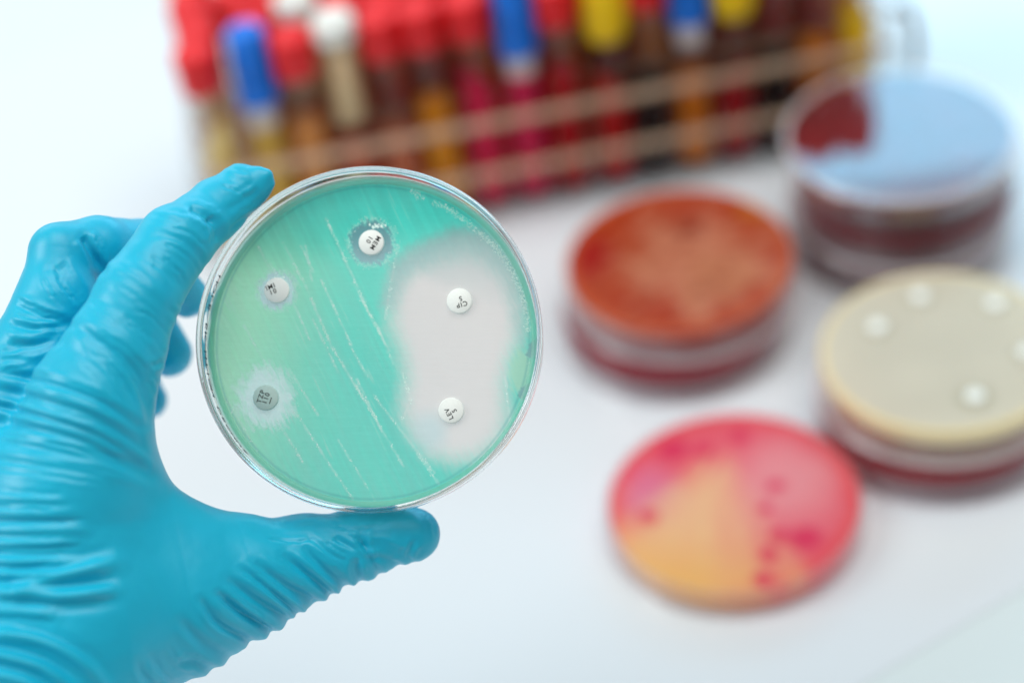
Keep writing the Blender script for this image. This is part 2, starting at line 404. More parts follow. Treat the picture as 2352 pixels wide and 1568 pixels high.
def beige(V):
    c = np.tile(np.array(lin(232, 230, 216)), (len(V), 1)); x, y = V[:, 0], V[:, 1]
    n = vnoise(V+12, 14); c *= (1+.04*n)[:, None]
    for q, (dx, dy) in enumerate(DC):
        rr = np.hypot(x-dx, y-dy)+n*.8
        c = mixc(c, (206, 204, 184), (1-soft(rr, 4.2, 7.5 if q == 4 else 6.0))*(.9 if q in (4, 3) else .55))
    c = mixc(c, (255, 242, 200), soft(np.hypot(x, y), 39.2, 41.5))
    return np.hstack([c, np.full((len(V), 1), .97)])
STK = 'petri dishes stacked on the table'
# orange stack
ax, ay = 70.9, 609.4
dish(ax-4.5, ay-2.5, Z0, flat((176, 20, 52)), 'maroon agar petri dish under the orange one beside the rack', STK, thick=7)
dish(ax-1, ay+3, Z0+DISH_H+.9, orange, 'petri dish of orange agar with salmon growth, on top of its stack', STK, thick=6, rz=.15, n=44)
# dark red stack behind right
bx, by = 166.0, 646.0
dish(bx-1, by+1, Z0, flat((150, 18, 40)), 'dark red petri dish at the bottom of the tallest stack', STK, thick=7)
dish(bx+1, by, Z0+DISH_H+.9, flat((156, 18, 36)), 'dark red petri dish in the middle of the tallest stack', STK, thick=7)
dish(bx, by, Z0+2*(DISH_H+.9), flat((150, 12, 18), a=.9, var=.25), 'dark red petri dish with glossy lid reflecting blue light atop the tallest stack', STK, thick=5, lidmat=M_gloss_bg)
# beige stack
gx, gy = 155.0, 537.0
dish(gx-2, gy-4, Z0, flat((176, 32, 52)), 'maroon agar petri dish under the beige one with white discs', STK, thick=7)
dish(gx, gy, Z0+DISH_H+.9, beige, 'petri dish of beige agar with yellow rim and five white discs', STK, thick=6, n=44)
wd = lathe('paper_disc', [(0, 1.3), (2.9, 1.3), (3.25, 1.0), (3.25, 0), (0, 0)], 28, closed=False); sharp(wd)
DLAB = ['white paper disc at the left of the beige dish', 'white paper disc near the back left of the beige dish', 'white paper disc near the back right of the beige dish',
        'white paper disc at the right edge of the frame on the beige dish', 'white paper disc nearest the front of the beige dish']
for (dx, dy), lb in zip(DC, DLAB):
    o = link('paper_disc', wd, M_paper, None); o.location = Vector((gx+dx*1.045, gy+dy*1.045, Z0+DISH_H+.9+DISH_H-2.15))*MM
    tag(o, lb, 'paper disc', 'paper discs on the beige agar')
# front dish
dish(69.8, 497.0, Z0, pinkyellow, 'single petri dish of pink agar with a yellow growth fan, nearest on the table', 'single dish on the table', thick=7, h=13.2, n=52)

# ------------------------------------------------------------------ the held dish
nl = np.array([-0.065, 0.12]); nz_ = math.sqrt(1-nl@nl)
Nw = RT*nl[0]+UP*nl[1]-FW*nz_
Xw = RT-Nw*(RT@Nw); Xw /= np.linalg.norm(Xw); Yw = np.cross(Nw, Xw)
RIM = p3(845, 775, 0)
HD, WALL = 13.5, 1.25
org = RIM-Nw*HD
held = bpy.data.objects.new('petri_dish', None); C.objects.link(held); held.empty_display_size = .01
held.matrix_world = Matrix(((Xw[0], Yw[0], Nw[0], org[0]*MM), (Xw[1], Yw[1], Nw[1], org[1]*MM), (Xw[2], Yw[2], Nw[2], org[2]*MM), (0, 0, 0, 1)))
tag(held, 'clear petri dish of blue-green agar with five printed discs, held up by the gloved hand', 'petri dish')
hb = lathe('dish_wall', [(43.3, 0), (44.1, .5), (44.5, 1.4), (44.9, HD-.7), (44.6, HD-.15), (44.1, HD), (43.5, HD-.25), (43.35, HD-.9), (43.2, 1.6), (43.1, .2)], 160, closed=True); sharp(hb, 50)
M_dish = principled('clear_dish_plastic', (0.985, 1.0, 0.995), 0.015, 0.5, Transmission_Weight=1.0, IOR=1.46)
link('dish_wall', hb, M_dish, held)
hf = lathe('dish_floor', [(0, 0), (43.0, 0), (43.0, 1.1), (0, 1.1)], 120, closed=False); sharp(hf, 50)
link('dish_floor', hf, M_plastic, held)
AZ = 5.4                                   # agar surface height over the dish floor
AR = 43.0
def agx(px): return (px-856)*43/376.0
def agy(py): return -(py-779)*43/371.0
def polyd(pts, X, Y):
    """signed distance (px) to a polygon, negative inside"""
    pts = np.array(pts, float); d = np.full(X.shape, 1e9); ins = np.zeros(X.shape, bool)
    for i in range(len(pts)):
        a, b = pts[i], pts[(i+1) % len(pts)]; e = b-a
        t = np.clip(((X-a[0])*e[0]+(Y-a[1])*e[1])/(e@e), 0, 1)
        d = np.minimum(d, np.hypot(X-a[0]-t*e[0], Y-a[1]-t*e[1]))
        cr = ((a[1] > Y) != (b[1] > Y)) & (X < (b[0]-a[0])*(Y-a[1])/((b[1]-a[1])+1e-9)+a[0]); ins ^= cr
    return np.where(ins, -d, d)
CLEAR = [(880, 690), (895, 630), (935, 585), (1000, 560), (1070, 545), (1130, 560), (1185, 620), (1212, 700), (1212, 770), (1190, 830), (1178, 880), (1184, 950),
         (1165, 1015), (1105, 1060), (1040, 1068), (980, 1052), (935, 1005), (908, 950), (908, 900), (915, 860), (902, 800), (880, 750)]
GREY = [(870, 700), (890, 600), (950, 555), (1040, 515), (1110, 520), (1180, 590), (1215, 700), (1205, 800), (1100, 700), (960, 640), (920, 720)]
STREAKS = (
    ([(648, 552), (700, 650), (764, 792), (850, 928)], 420, 2.6), ([(665, 839), (733, 944)], 90, 2.2), ([(802, 781), (847, 860)], 60, 2.0),
    ([(747, 498), (800, 610), (850, 720), (896, 801)], 230, 2.4), ([(737, 638), (810, 790)], 110, 1.8), ([(677, 698), (712, 774)], 50, 1.5),
    ([(757, 1050), (815, 1131)], 50, 1.8), ([(683, 939), (754, 1044)], 90, 2.0), ([(809, 860), (893, 1000), (930, 1060)], 150, 2.4),
    ([(822, 865), (880, 980)], 70, 2.0), ([(809, 646), (870, 750), (905, 830)], 160, 2.6), ([(690, 560), (720, 620)], 30, 1.5), ([(620, 600), (640, 640)], 25, 1.5),
    ([(520, 905), (575, 990), (600, 1030)], 90, 3), ([(640, 955), (700, 1050)], 60, 2), ([(700, 560), (716, 640)], 20, 1.2), ([(860, 900), (1000, 1075)], 90, 2.2),
    ([(720, 730), (780, 850)], 60, 1.6), ([(590, 560), (660, 690)], 30, 1.4), ([(560, 740), (630, 860)], 40, 1.6), ([(780, 1000), (850, 1110)], 40, 1.6),
    ([(915, 560), (900, 640), (885, 730)], 90, 5), ([(925, 850), (945, 910), (925, 960)], 60, 4), ([(1160, 860), (1170, 960), (1150, 1020)], 40, 3), ([(960, 1030), (1010, 1100)], 60, 4))
DISCS = [(853, 555), (636, 662), (614, 905), (1056, 690), (1038, 936)]
def growth(V):
    X = V[:, 0]*376/43+856; Y = -V[:, 1]*371/43+779
    # streaky noise along the plating direction
    ca, sa = math.cos(math.radians(64)), math.sin(math.radians(64))
    U_ = X*ca+Y*sa; W_ = -X*sa+Y*ca
    st = vnoise(np.stack([U_/140, W_/7, X*0], -1), 1.0); st2 = vnoise(np.stack([U_/50+40, W_/3, X*0], -1), 1.0)
    rg = vnoise(np.stack([U_/16+9, W_/4, X*0], -1), 1.0); big = vnoise(np.stack([X/160, Y/160, X*0+5], -1), 1.0)
    fine = vnoise(np.stack([X/5, Y/5, X*0+2], -1), 1.0)
    N_ = len(V)
    c = np.tile(np.array(lin(98, 232, 208)), (N_, 1))
    c = mixc(c, (60, 232, 216), soft(620-Y+big*40-(X-860)*.0, -60, 220)*.9)          # deeper teal along the top
    lf = soft(790-X-(Y-800)*.18+big*50, -60, 300)
    c = mixc(c, (178, 248, 200), lf*(1-soft(560-Y, -80, 100))*.9)                       # yellower green at the left
    c = mixc(c, (134, 230, 182), (1-soft(np.hypot(X-478, Y-760), 20, 120))*.5)
    dk = (1-soft(np.abs(W_-(-905*sa+1000*ca)+0), 10, 120))
    c = mixc(c, (88, 218, 200), soft(X-820+ (Y-900)*-.45, -40, 60)*soft(Y, 700, 950)*.7)
    c *= (1+.035*st+.012*st2+.012*fine)[:, None]
    dens = np.full(N_, .86)+.03*st
    # pale streaks
    s_ = np.clip(st2*.6+st*.6-.62, 0, 1)*soft(900-X, -150, 120); c = mixc(c, (190, 232, 214), np.clip(s_*1.2, 0, .55))
    for pts, n_, sp_ in STREAKS:
        for i in range(len(pts)-1):
            a, b = np.array(pts[i], float), np.array(pts[i+1], float); e = b-a
            t = np.clip(((X-a[0])*e[0]+(Y-a[1])*e[1])/(e@e), 0, 1); d = np.hypot(X-a[0]-t*e[0], Y-a[1]-t*e[1])+fine*1.5
            wl = (1-soft(d, .8, 4.2))*np.clip(.6+rg*.5+st2*.3, 0, 1)*.5
            c = mixc(c, (214, 246, 234), wl)
    # the wide clear zone of the right-hand discs
    dC = polyd(CLEAR, X, Y)+rg*4+fine*2
    top_ = soft(640-Y, -40, 60)
    wc = 1-soft(dC, -66-16*top_, 18+14*top_)
    c = mixc(c, (246, 234, 228), wc); dens = dens*(1-wc)+.55*wc
    gz = (1-soft(polyd(GREY, X, Y)+fine*3, -34, 14))
    c = mixc(c, (120, 176, 176), gz*.75*(1-wc)+gz*.5*wc*soft(680-Y, -60, 130)); dens = dens*(1-gz*.3*(1-wc))
    gy_ = (1-soft(np.hypot((X-1195)/1.0, (Y-850)/2.0)+rg*5, 14, 34)); c = mixc(c, (170, 228, 196), gy_*.85); dens = dens*(1-gy_)+.84*gy_
    bl = (1-soft(np.hypot((X-985)*1.1, Y-985), 15, 70))*wc; c = mixc(c, (186, 228, 230), bl*.7)
    # small zones
    for q, (x0, y0), r0, col, dn in ((0, DISCS[0], 52, (112, 190, 196), .62), (1, DISCS[1], 43, (166, 222, 224), .6), (2, DISCS[2], 62, (200, 242, 234), .62)):
        rr = np.hypot(X-x0, Y-y0); th = np.arctan2(Y-y0, X-x0)
        el = rr+rg*(7 if q < 2 else 15)+fine*4
        if q == 2: el = el-7*np.abs(np.cos(th-math.radians(64)))
        z = 1-soft(el, r0-(8 if q < 2 else 26), r0+(4 if q < 2 else 16)); c = mixc(c, col, z); dens = dens*(1-z)+dn*z
        ed = np.exp(-((el-r0-4)/4.0)**2); c = mixc(c, (196, 236, 224), ed*.55*np.clip(.5+fine, 0, 1))
    # two scraped notches by the right wall
    for pg in ([(1232, 772), (1216, 788), (1211, 806), (1204, 812), (1216, 820), (1231, 818)], [(1222, 872), (1196, 886), (1188, 902), (1196, 914), (1206, 915), (1218, 880)]):
        z = 1-soft(polyd(pg, X, Y)+fine*1.2, -2, 2); c = mixc(c, (58, 156, 156), z*.95); dens = dens*(1-z)+.72*z
    # rim band where the gel climbs the wall
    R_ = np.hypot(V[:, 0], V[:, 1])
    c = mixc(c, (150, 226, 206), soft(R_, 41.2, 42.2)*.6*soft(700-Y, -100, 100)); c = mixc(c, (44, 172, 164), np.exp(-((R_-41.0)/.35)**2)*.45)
    return np.hstack([np.clip(c, 0, 1), np.clip(dens, 0, 1)[:, None]])
M_agar = jelly('blue_green_agar', trans=0.42, rough=0.28, tint=(0.95, 0.95, 0.94), bumps=(900, 0.25), spec=0.3)
ag = agar_mesh('agar', AR, AZ-1.3, 170, growth)
M_gel = clear('clear_gel', (0.96, 0.985, 0.975), 0.1, 1.02, 0.0)
ag.materials.append(M_agar); ag.materials.append(M_gel)
for p in ag.polygons:
    if abs(p.normal.z) < .5 or p.normal.z < -.5: p.material_index = 1
ago = link('agar', ag, None, held); ago.location = (0, 0, AZ*MM)
# meniscus climbing the wall
mn = lathe('meniscus', [(41.6, 0.02), (42.5, .35), (42.95, 1.1), (43.15, 2.2)], 160, closed=False)
mno = link('meniscus', mn, jelly('meniscus_gel', attr=False, col=lin(150, 222, 200), dens=.5, tint=(.8, .95, .92), trans=.4, rough=.15), ago)

# growth grains: thousands of tiny raised flecks on the streaks and round the edge
gv, gf = [], []
def grain(px, py, s, z=0.0):
    x, y = agx(px), agy(py)
    if math.hypot(x, y) > AR-.4: return
    b = len(gv); a0 = random.uniform(0, 6.28); h = s*random.uniform(.35, .6); st = random.uniform(1.0, 2.0); da = math.radians(-64)+random.uniform(-.5, .5)
    for k in range(5):
        a = a0+k*1.2566; u, v_ = s*st*math.cos(a), s*math.sin(a)*.8
        gv.append(((x+u*math.cos(da)-v_*math.sin(da))*MM, (y+u*math.sin(da)+v_*math.cos(da))*MM, (z-.02)*MM))
    gv.append((x*MM, y*MM, (h+z)*MM))
    for k in range(5): gf.append((b+k, b+(k+1) % 5, b+5))
def along(pts, n, spread, smin, smax, clump=.5):
    pts = [np.array(p, float) for p in pts]; L_ = [np.linalg.norm(pts[i+1]-pts[i]) for i in range(len(pts)-1)]; T = sum(L_)
    holes = [random.random() for _ in range(24)]
    for _ in range(n):
        t = random.random()
        if holes[int(t*24) % 24] < clump: continue
        s = t*T
        for i, l in enumerate(L_):
            if s <= l: break
            s -= l
        e = (pts[i+1]-pts[i])/L_[i]; q = pts[i]+e*s; nn = np.array([-e[1], e[0]])
        q = q+nn*random.gauss(0, spread); grain(q[0], q[1], random.uniform(smin, smax))
for pts, n, sp in STREAKS:
    along(pts, int(n*1.3), sp*.7, .06, .17)
along([(925, 425), (971, 454), (1026, 476), (1082, 518), (1138, 568), (1174, 618), (1199, 674), (1210, 724), (1212, 760)], 1300, 3.6, .05, .15, .12)
along([(476, 700), (474, 800), (481, 870), (498, 925), (510, 960)], 420, 2.0, .06, .2, .2)
along([(500, 640), (486, 680), (478, 720)], 120, 2.2, .06, .2, .3)
along([(1222, 800), (1212, 880), (1190, 950), (1150, 1020), (1080, 1090)], 160, 3, .05, .14, .3)
for (x0, y0), r0, n in ((DISCS[0], 54, 230), (DISCS[1], 45, 150), (DISCS[2], 68, 210)):
    for _ in range(n):
        a = random.uniform(0, 6.28); r_ = r0+random.gauss(0, 5); grain(x0+r_*math.cos(a), y0+r_*math.sin(a), random.uniform(.05, .13))
for _ in range(26): grain(866+random.gauss(0, 8), 517+random.gauss(0, 3), random.uniform(.15, .35))
for _ in range(14): grain(648+random.gauss(0, 6), 632+random.gauss(0, 2), random.uniform(.1, .25))
for _ in range(500):
    a = random.uniform(0, 6.28); r_ = random.uniform(0, 370); grain(856+r_*math.cos(a), 779+r_*math.sin(a)*.98, random.uniform(.03, .07))
gr = link('growth_flecks', mesh('growth_flecks', gv, gf), M_crust, ago); gr['kind'] = 'stuff'

# printed discs
def text_mesh(body, size, name='print'):
    cu = bpy.data.curves.new(name, 'FONT'); cu.body = body; cu.size = size*MM; cu.align_x = 'CENTER'; cu.align_y = 'CENTER'
    cu.offset = 0.000018; cu.extrude = 0.00002; cu.space_character = 1.2
    tmp = bpy.data.objects.new('tmp', cu); C.objects.link(tmp)
    dg = bpy.context.evaluated_depsgraph_get(); me = bpy.data.meshes.new_from_object(tmp.evaluated_get(dg), depsgraph=dg)
    bpy.data.objects.remove(tmp); return me
disc_me = lathe('printed_disc', [(0, 1.15), (3.05, 1.15), (3.28, 1.0), (3.32, .8), (3.32, .04), (0, .04)], 48, closed=False); sharp(disc_me, 45)
M_tz = principled('greyish_filter_paper', lin(186, 212, 204), 0.8, 0.2, noise=(1500, 0.03))  # greyer, greener paper than the other discs
TX = [(0, [('MEM', 862.5, 556.5, 1.75), ('10', 849, 549, 1.75)], -121, 'white printed disc reading MEM 10 in the small dark upper zone'),
      (1, [('IMI', 622, 655, 1.75), ('10', 628, 666, 1.75)], 23, 'printed disc reading IMI 10 at the upper left of the agar'),
      (2, [('TZP', 604, 903, 1.75), ('110', 616, 907, 1.75)], 71.6, 'greyish printed disc reading TZP 110 in a pale zone at lower left'),
      (3, [('CIP', 1062, 698, 1.75), ('5', 1059, 685, 1.75)], 196, 'white printed disc reading CIP 5 in the upper part of the wide clear zone'),
      (4, [('LEV', 1034, 944, 1.75), ('5', 1046, 937, 1.75)], 116.6, 'white printed disc reading LEV 5 in the lower part of the wide clear zone')]
hm = held.matrix_world.copy()
for q, lines, ang_, lb in TX:
    x, y = agx(DISCS[q][0]), agy(DISCS[q][1])
    o = link('printed_disc', disc_me.copy(), M_tz if q == 2 else M_paper); o.data.materials.clear(); o.data.materials.append(M_tz if q == 2 else M_paper)
    o.matrix_world = hm @ Matrix.Translation(Vector((x, y, AZ))*MM)
    tag(o, lb, 'paper disc', 'printed discs on the held agar')
    for s, tx, ty, sz in lines:
        t = link('lettering', text_mesh(s, sz), M_ink, o, smooth=False)
        t.location = Vector((agx(tx)-x, agy(ty)-y, 1.19))*MM; t.rotation_euler = (0, 0, math.radians(ang_))
    if q == 2:
        t = link('underline', box_mesh('underline', 1.7, .2, .04, 0), M_ink, o, smooth=False)
        t.location = Vector((agx(626)-x, agy(912)-y, 1.17))*MM; t.rotation_euler = (0, 0, math.radians(ang_))
# raised lettering round the left of the wall, read from outside
def wall_text(s, a0, step, size, r, z, mirror=False):
    vs_, fs = [], []
    for k, chh in enumerate(s):
        if chh == ' ': continue
        me = text_mesh(chh, size); a = a0+step*k; b = len(vs_)
        for v in me.vertices:
            tx, tz = v.co.x*(-1 if mirror else 1), v.co.y; rr = r*MM+v.co.z; aa = a+tx/(r*MM)
            vs_.append((rr*math.cos(aa), rr*math.sin(aa), z*MM+tz))
        fs += [tuple(b+i for i in p.vertices) for p in me.polygons]; bpy.data.meshes.remove(me)
    return mesh('wall_lettering', vs_, fs)
link('wall_lettering', wall_text('HOLE EK HTION DECHUE', math.radians(158), math.radians(3.35), 3.6, 43.25, 8.6), M_print, held, smooth=False)

# ------------------------------------------------------------------ gloved hand
def pp(t):
    px, py, z, r = t; return p3(px, py, z), r*(D0-z)/FPX
def sd_chain(P, ch, k):
    ch = [pp(t) for t in ch]; d = None
    for i in range(len(ch)-1):
        (a, ra), (b, rb) = ch[i], ch[i+1]; ba = b-a
        h = np.clip(((P-a)@ba)/(ba@ba), 0, 1)
        di = np.linalg.norm(P-a-h[:, None]*ba, axis=1)-(ra+(rb-ra)*h)
        d = di if d is None else smin(d, di, k)
    return d
def smin(a, b, k):
    h = np.clip(.5+.5*(b-a)/k, 0, 1); return b*(1-h)+a*h-k*h*(1-h)
INDEX = [(205, 930, 18, 135), (262, 808, 17, 114), (315, 685, 14, 96), (402, 556, 6, 84), (497, 478, -5, 66), (556, 434, -8, 55), (588, 425, -8, 39)]
TIPN = [(597, 398, -6, 14), (612, 402, -6, 13), (618, 420, -7, 12)]
PALM = [(205, 930, 18, 135), (150, 1150, 14, 190), (130, 1380, 10, 250), (60, 1560, 12, 285), (-120, 1800, 18, 300), (-420, 2200, 30, 285)]
BACK = [(-20, 960, 0, 150), (-60, 1200, 2, 200), (-120, 1600, 8, 260)]
BACK2 = [(0, 1080, -40, 130), (-60, 1300, -30, 170), (-140, 1650, 0, 220)]
THUMB = [(250, 1400, 8, 235), (400, 1372, 2, 185), (560, 1330, -4, 135), (695, 1284, -9, 100), (828, 1247, -11, 79), (905, 1228, -11, 64), (948, 1227, -11, 63)]
WEB = [(218, 1030, 14, 116), (272, 1165, 8, 113), (375, 1262, 4, 118), (500, 1300, -2, 108)]
MIDDLE = [(-20, 960, 4, 140), (78, 800, 3, 96), (130, 685, 0, 92), (136, 582, -2, 68), (225, 572, -9, 74), (325, 576, -24, 72), (428, 680, -38, 50)]
RING = [(-30, 1010, -20, 130), (60, 850, -24, 85), (170, 700, -34, 72), (320, 720, -50, 66), (388, 812, -52, 54)]
PINKY = [(0, 1080, -40, 125), (90, 930, -46, 75), (190, 830, -60, 62), (300, 860, -66, 54), (342, 918, -66, 42)]
def hand_sd(P):
    d = sd_chain(P, PALM, 6)
    d = smin(d, sd_chain(P, THUMB, 3), 9); d = smin(d, sd_chain(P, WEB, 4), 9); d = smin(d, sd_chain(P, INDEX, 2), 5)
    d = smin(d, sd_chain(P, TIPN, 1), 2.0)
    d = smin(d, sd_chain(P, BACK, 6), 8); d = smin(d, sd_chain(P, BACK2, 6), 8)
    for ch in (MIDDLE, RING, PINKY): d = smin(d, sd_chain(P, ch, 1.5), 1.6)
    return d
def surface_nets(lo, hi, step):
    n = np.ceil((hi-lo)/step).astype(int)+1
    gx_, gy2, gz2 = [lo[i]+step*np.arange(n[i]) for i in range(3)]
    V = np.empty(n, np.float32)
    # coarse test first, only points near the skin are evaluated exactly
    for i in range(n[0]):
        Yg, Zg = np.meshgrid(gy2, gz2, indexing='ij')
        V[i] = hand_sd(np.stack([np.full(Yg.size, gx_[i]), Yg.ravel(), Zg.ravel()], -1)).reshape(n[1], n[2])
    S = V < 0
    cnt = np.zeros(n-1, int); acc = np.zeros((*(n-1), 3), np.float32); num = np.zeros(n-1, np.float32)
    def sub(A, o): return A[o[0]:n[0]-1+o[0], o[1]:n[1]-1+o[1], o[2]:n[2]-1+o[2]]
    cor = [(i, j, k) for i in (0, 1) for j in (0, 1) for k in (0, 1)]
    for a in cor:
        for ax_ in range(3):
            if a[ax_]: continue
            b = list(a); b[ax_] = 1
            va, vb = sub(V, a), sub(V, b); m = (va < 0) != (vb < 0)
            t = np.where(m, va/(va-vb+1e-12), 0)
            for q in range(3): acc[..., q] += np.where(m, a[q]+(t if q == ax_ else 0), 0)
            num += m
    act = num > 0; idx = -np.ones(n-1, int); idx[act] = np.arange(act.sum())
    ijk = np.argwhere(act); vert = lo+step*(ijk+acc[act]/num[act][:, None])
    quads = []
    for ax_ in range(3):
        o1, o2 = [(1, 2), (2, 0), (0, 1)][ax_]
        sl0 = [slice(1, n[i]-1) for i in range(3)]; sl0[ax_] = slice(0, n[ax_]-1)
        s1 = list(sl0); s1[ax_] = slice(1, n[ax_])
        a, b = S[tuple(sl0)], S[tuple(s1)]
        e = np.argwhere(a != b); flip = a[a != b]
        base = e.copy()
        for i in range(3):
            if i != ax_: base[:, i] += 1
        def cell(d1, d2):
            c = base.copy(); c[:, o1] -= d1; c[:, o2] -= d2; return idx[c[:, 0], c[:, 1], c[:, 2]]
        q = np.stack([cell(1, 1), cell(0, 1), cell(0, 0), cell(1, 0)], -1)
        q[~flip] = q[~flip][:, ::-1]
        quads.append(q)
    return vert, np.vstack(quads)
allp = np.array([pp(t)[0] for ch in (INDEX, THUMB, MIDDLE, RING, PINKY, BACK, BACK2, WEB) for t in ch]+[pp(t)[0] for t in PALM[:6]])
lo = allp.min(0)-34; hi = allp.max(0)+34
hv, hq = surface_nets(lo, hi, 1.5)
hmesh = bpy.data.meshes.new('gloved_hand')
hmesh.from_pydata([tuple(v) for v in hv], [], [tuple(map(int, q)) for q in hq]); hmesh.update()
tmp = bpy.data.objects.new('tmp', hmesh); C.objects.link(tmp)
sm = tmp.modifiers.new('s', 'SUBSURF'); sm.levels = 2; sm.render_levels = 2
dg = bpy.context.evaluated_depsgraph_get()
hm2 = bpy.data.meshes.new_from_object(tmp.evaluated_get(dg), depsgraph=dg); bpy.data.objects.remove(tmp)
P = np.empty(len(hm2.vertices)*3); hm2.vertices.foreach_get('co', P); P = P.reshape(-1, 3)
def grad(P, e=.25):
    K = np.array([[1, -1, -1], [-1, -1, 1], [-1, 1, -1], [1, 1, 1.0]]); g = 0
    for k in K: g = g+k*hand_sd(P+k*e)[:, None]
    return g/np.maximum(np.linalg.norm(g, axis=1, keepdims=True), 1e-9)
Nn = grad(P); P = P-Nn*hand_sd(P)[:, None]*.9
rel = P-CAM; dep = rel@FW
SX = PW/2+FPX*(rel@RT)/dep; SY = PH/2-FPX*(rel@UP)/dep
vd = -rel/np.linalg.norm(rel, axis=1, keepdims=True); face = np.sum(Nn*vd, axis=1)
fw_ = np.clip((face+.35)/.5, 0, 1)
zz = D0-dep
disp = np.zeros(len(P))
def Z1(l): return [(x*.40286, y*.40286+344.5) for x, y in l]
def Z2(l): return [(x*.46387, y*.46387+918.7) for x, y in l]
def crease(pts, wd_, amp, zlo=-200, zhi=200):
    """fold in the glove: amp<0 groove between two soft lips, amp>0 raised ridge (mm); width in frame px"""
    global disp
    pts = np.array(pts, float); seg = np.linalg.norm(np.diff(pts, axis=0), axis=1); T = seg.sum(); s0 = 0
    lo_, hi_ = pts.min(0)-5*wd_, pts.max(0)+5*wd_
    m = (SX > lo_[0]) & (SX < hi_[0]) & (SY > lo_[1]) & (SY < hi_[1]) & (face > -.4) & (zz > zlo) & (zz < zhi)
    ii = np.nonzero(m)[0]
    if not len(ii): return
    x, y = SX[ii], SY[ii]; bd = np.full(len(ii), 1e9); bt = np.zeros(len(ii))
    for i in range(len(seg)):
        a, b = pts[i], pts[i+1]; e = b-a
        t = np.clip(((x-a[0])*e[0]+(y-a[1])*e[1])/(e@e), 0, 1); d = np.hypot(x-a[0]-t*e[0], y-a[1]-t*e[1])
        bt = np.where(d < bd, (s0+t*seg[i])/T, bt); bd = np.minimum(bd, d); s0 += seg[i]
    u = bd/wd_; prof = np.exp(-u*u)-.30*np.exp(-((u-2.0)/.9)**2)
    fade = np.clip(np.minimum(bt*1.8, 1-bt)/.22, 0, 1)**.7*.85+.15
    disp[ii] += amp*prof*fade*fw_[ii]
def smooth_poly(l, n=8):
    l = [np.array(p, float) for p in l]
    if len(l) < 3: return l
    out = []
    for i in range(len(l)-1):
        p0, p1, p2, p3_ = l[max(i-1, 0)], l[i], l[i+1], l[min(i+2, len(l)-1)]
        for k in range(n):
            t = k/n; out.append(.5*((2*p1)+(-p0+p2)*t+(2*p0-5*p1+4*p2-p3_)*t*t+(-p0+3*p1-3*p2+p3_)*t**3))
    out.append(l[-1]); return out
FOLDS1 = [  # (points in the first close-up, width, depth)
 ([(1195, 380), (1238, 440), (1243, 530)], 8, -1.1), ([(860, 600), (970, 680), (1050, 800)], 10, -.8), ([(860, 470), (1040, 520), (1140, 610), (1175, 700)], 10, -.8),
 ([(1080, 330), (1170, 370), (1225, 420)], 8, -1.0), ([(870, 560), (980, 610), (1060, 660)], 10, -.4), ([(1240, 460), (1300, 400), (1400, 330), (1500, 300)], 8, .5),
 ([(1250, 130), (1340, 170), (1450, 200)], 9, -.5), ([(1380, 270), (1430, 255), (1480, 215)], 7, -.6), ([(1300, 340), (1400, 290), (1470, 250)], 8, -.4),
 ([(475, 490), (520, 570), (585, 690)], 8, -1.7), ([(330, 650), (400, 760), (480, 860)], 11, -.9), ([(270, 640), (330, 780), (420, 890)], 12, -.7),
 ([(90, 880), (250, 950), (410, 990)], 10, -1.1), ([(50, 990), (200, 1020), (400, 1005)], 9, -1.1), ([(40, 1115), (200, 1112), (340, 1055)], 10, -1.2), ([(0, 1200), (60, 1190), (160, 1180)], 8, -.8),
 ([(440, 1010), (600, 1110), (760, 1260), (840, 1440), (850, 1560)], 10, -1.3), ([(470, 1075), (620, 1190), (730, 1330), (790, 1470)], 10, -1.1), ([(540, 1050), (700, 1150), (820, 1290), (880, 1400)], 9, -.7),
 ([(420, 1130), (560, 1230), (680, 1380), (730, 1500)], 11, -.8), ([(650, 980), (780, 1040), (900, 1190), (910, 1240)], 9, -.8), ([(700, 940), (830, 1000), (930, 1120)], 10, -.5),
 ([(540, 840), (640, 900), (760, 980), (840, 1080)], 12, -.5), ([(620, 700), (740, 740), (860, 830), (960, 930)], 12, -.5), ([(700, 600), (820, 660), (930, 760)], 12, -.45),
 ([(840, 400), (960, 430), (1080, 490)], 11, -.5), ([(960, 290), (1080, 320), (1180, 370)], 11, -.5), ([(1050, 220), (1160, 250), (1260, 300)], 11, -.4),
 ([(1040, 980), (1000, 940), (960, 900)], 6, -.5), ([(930, 1200), (900, 1225), (860, 1220)], 6, -.8)]
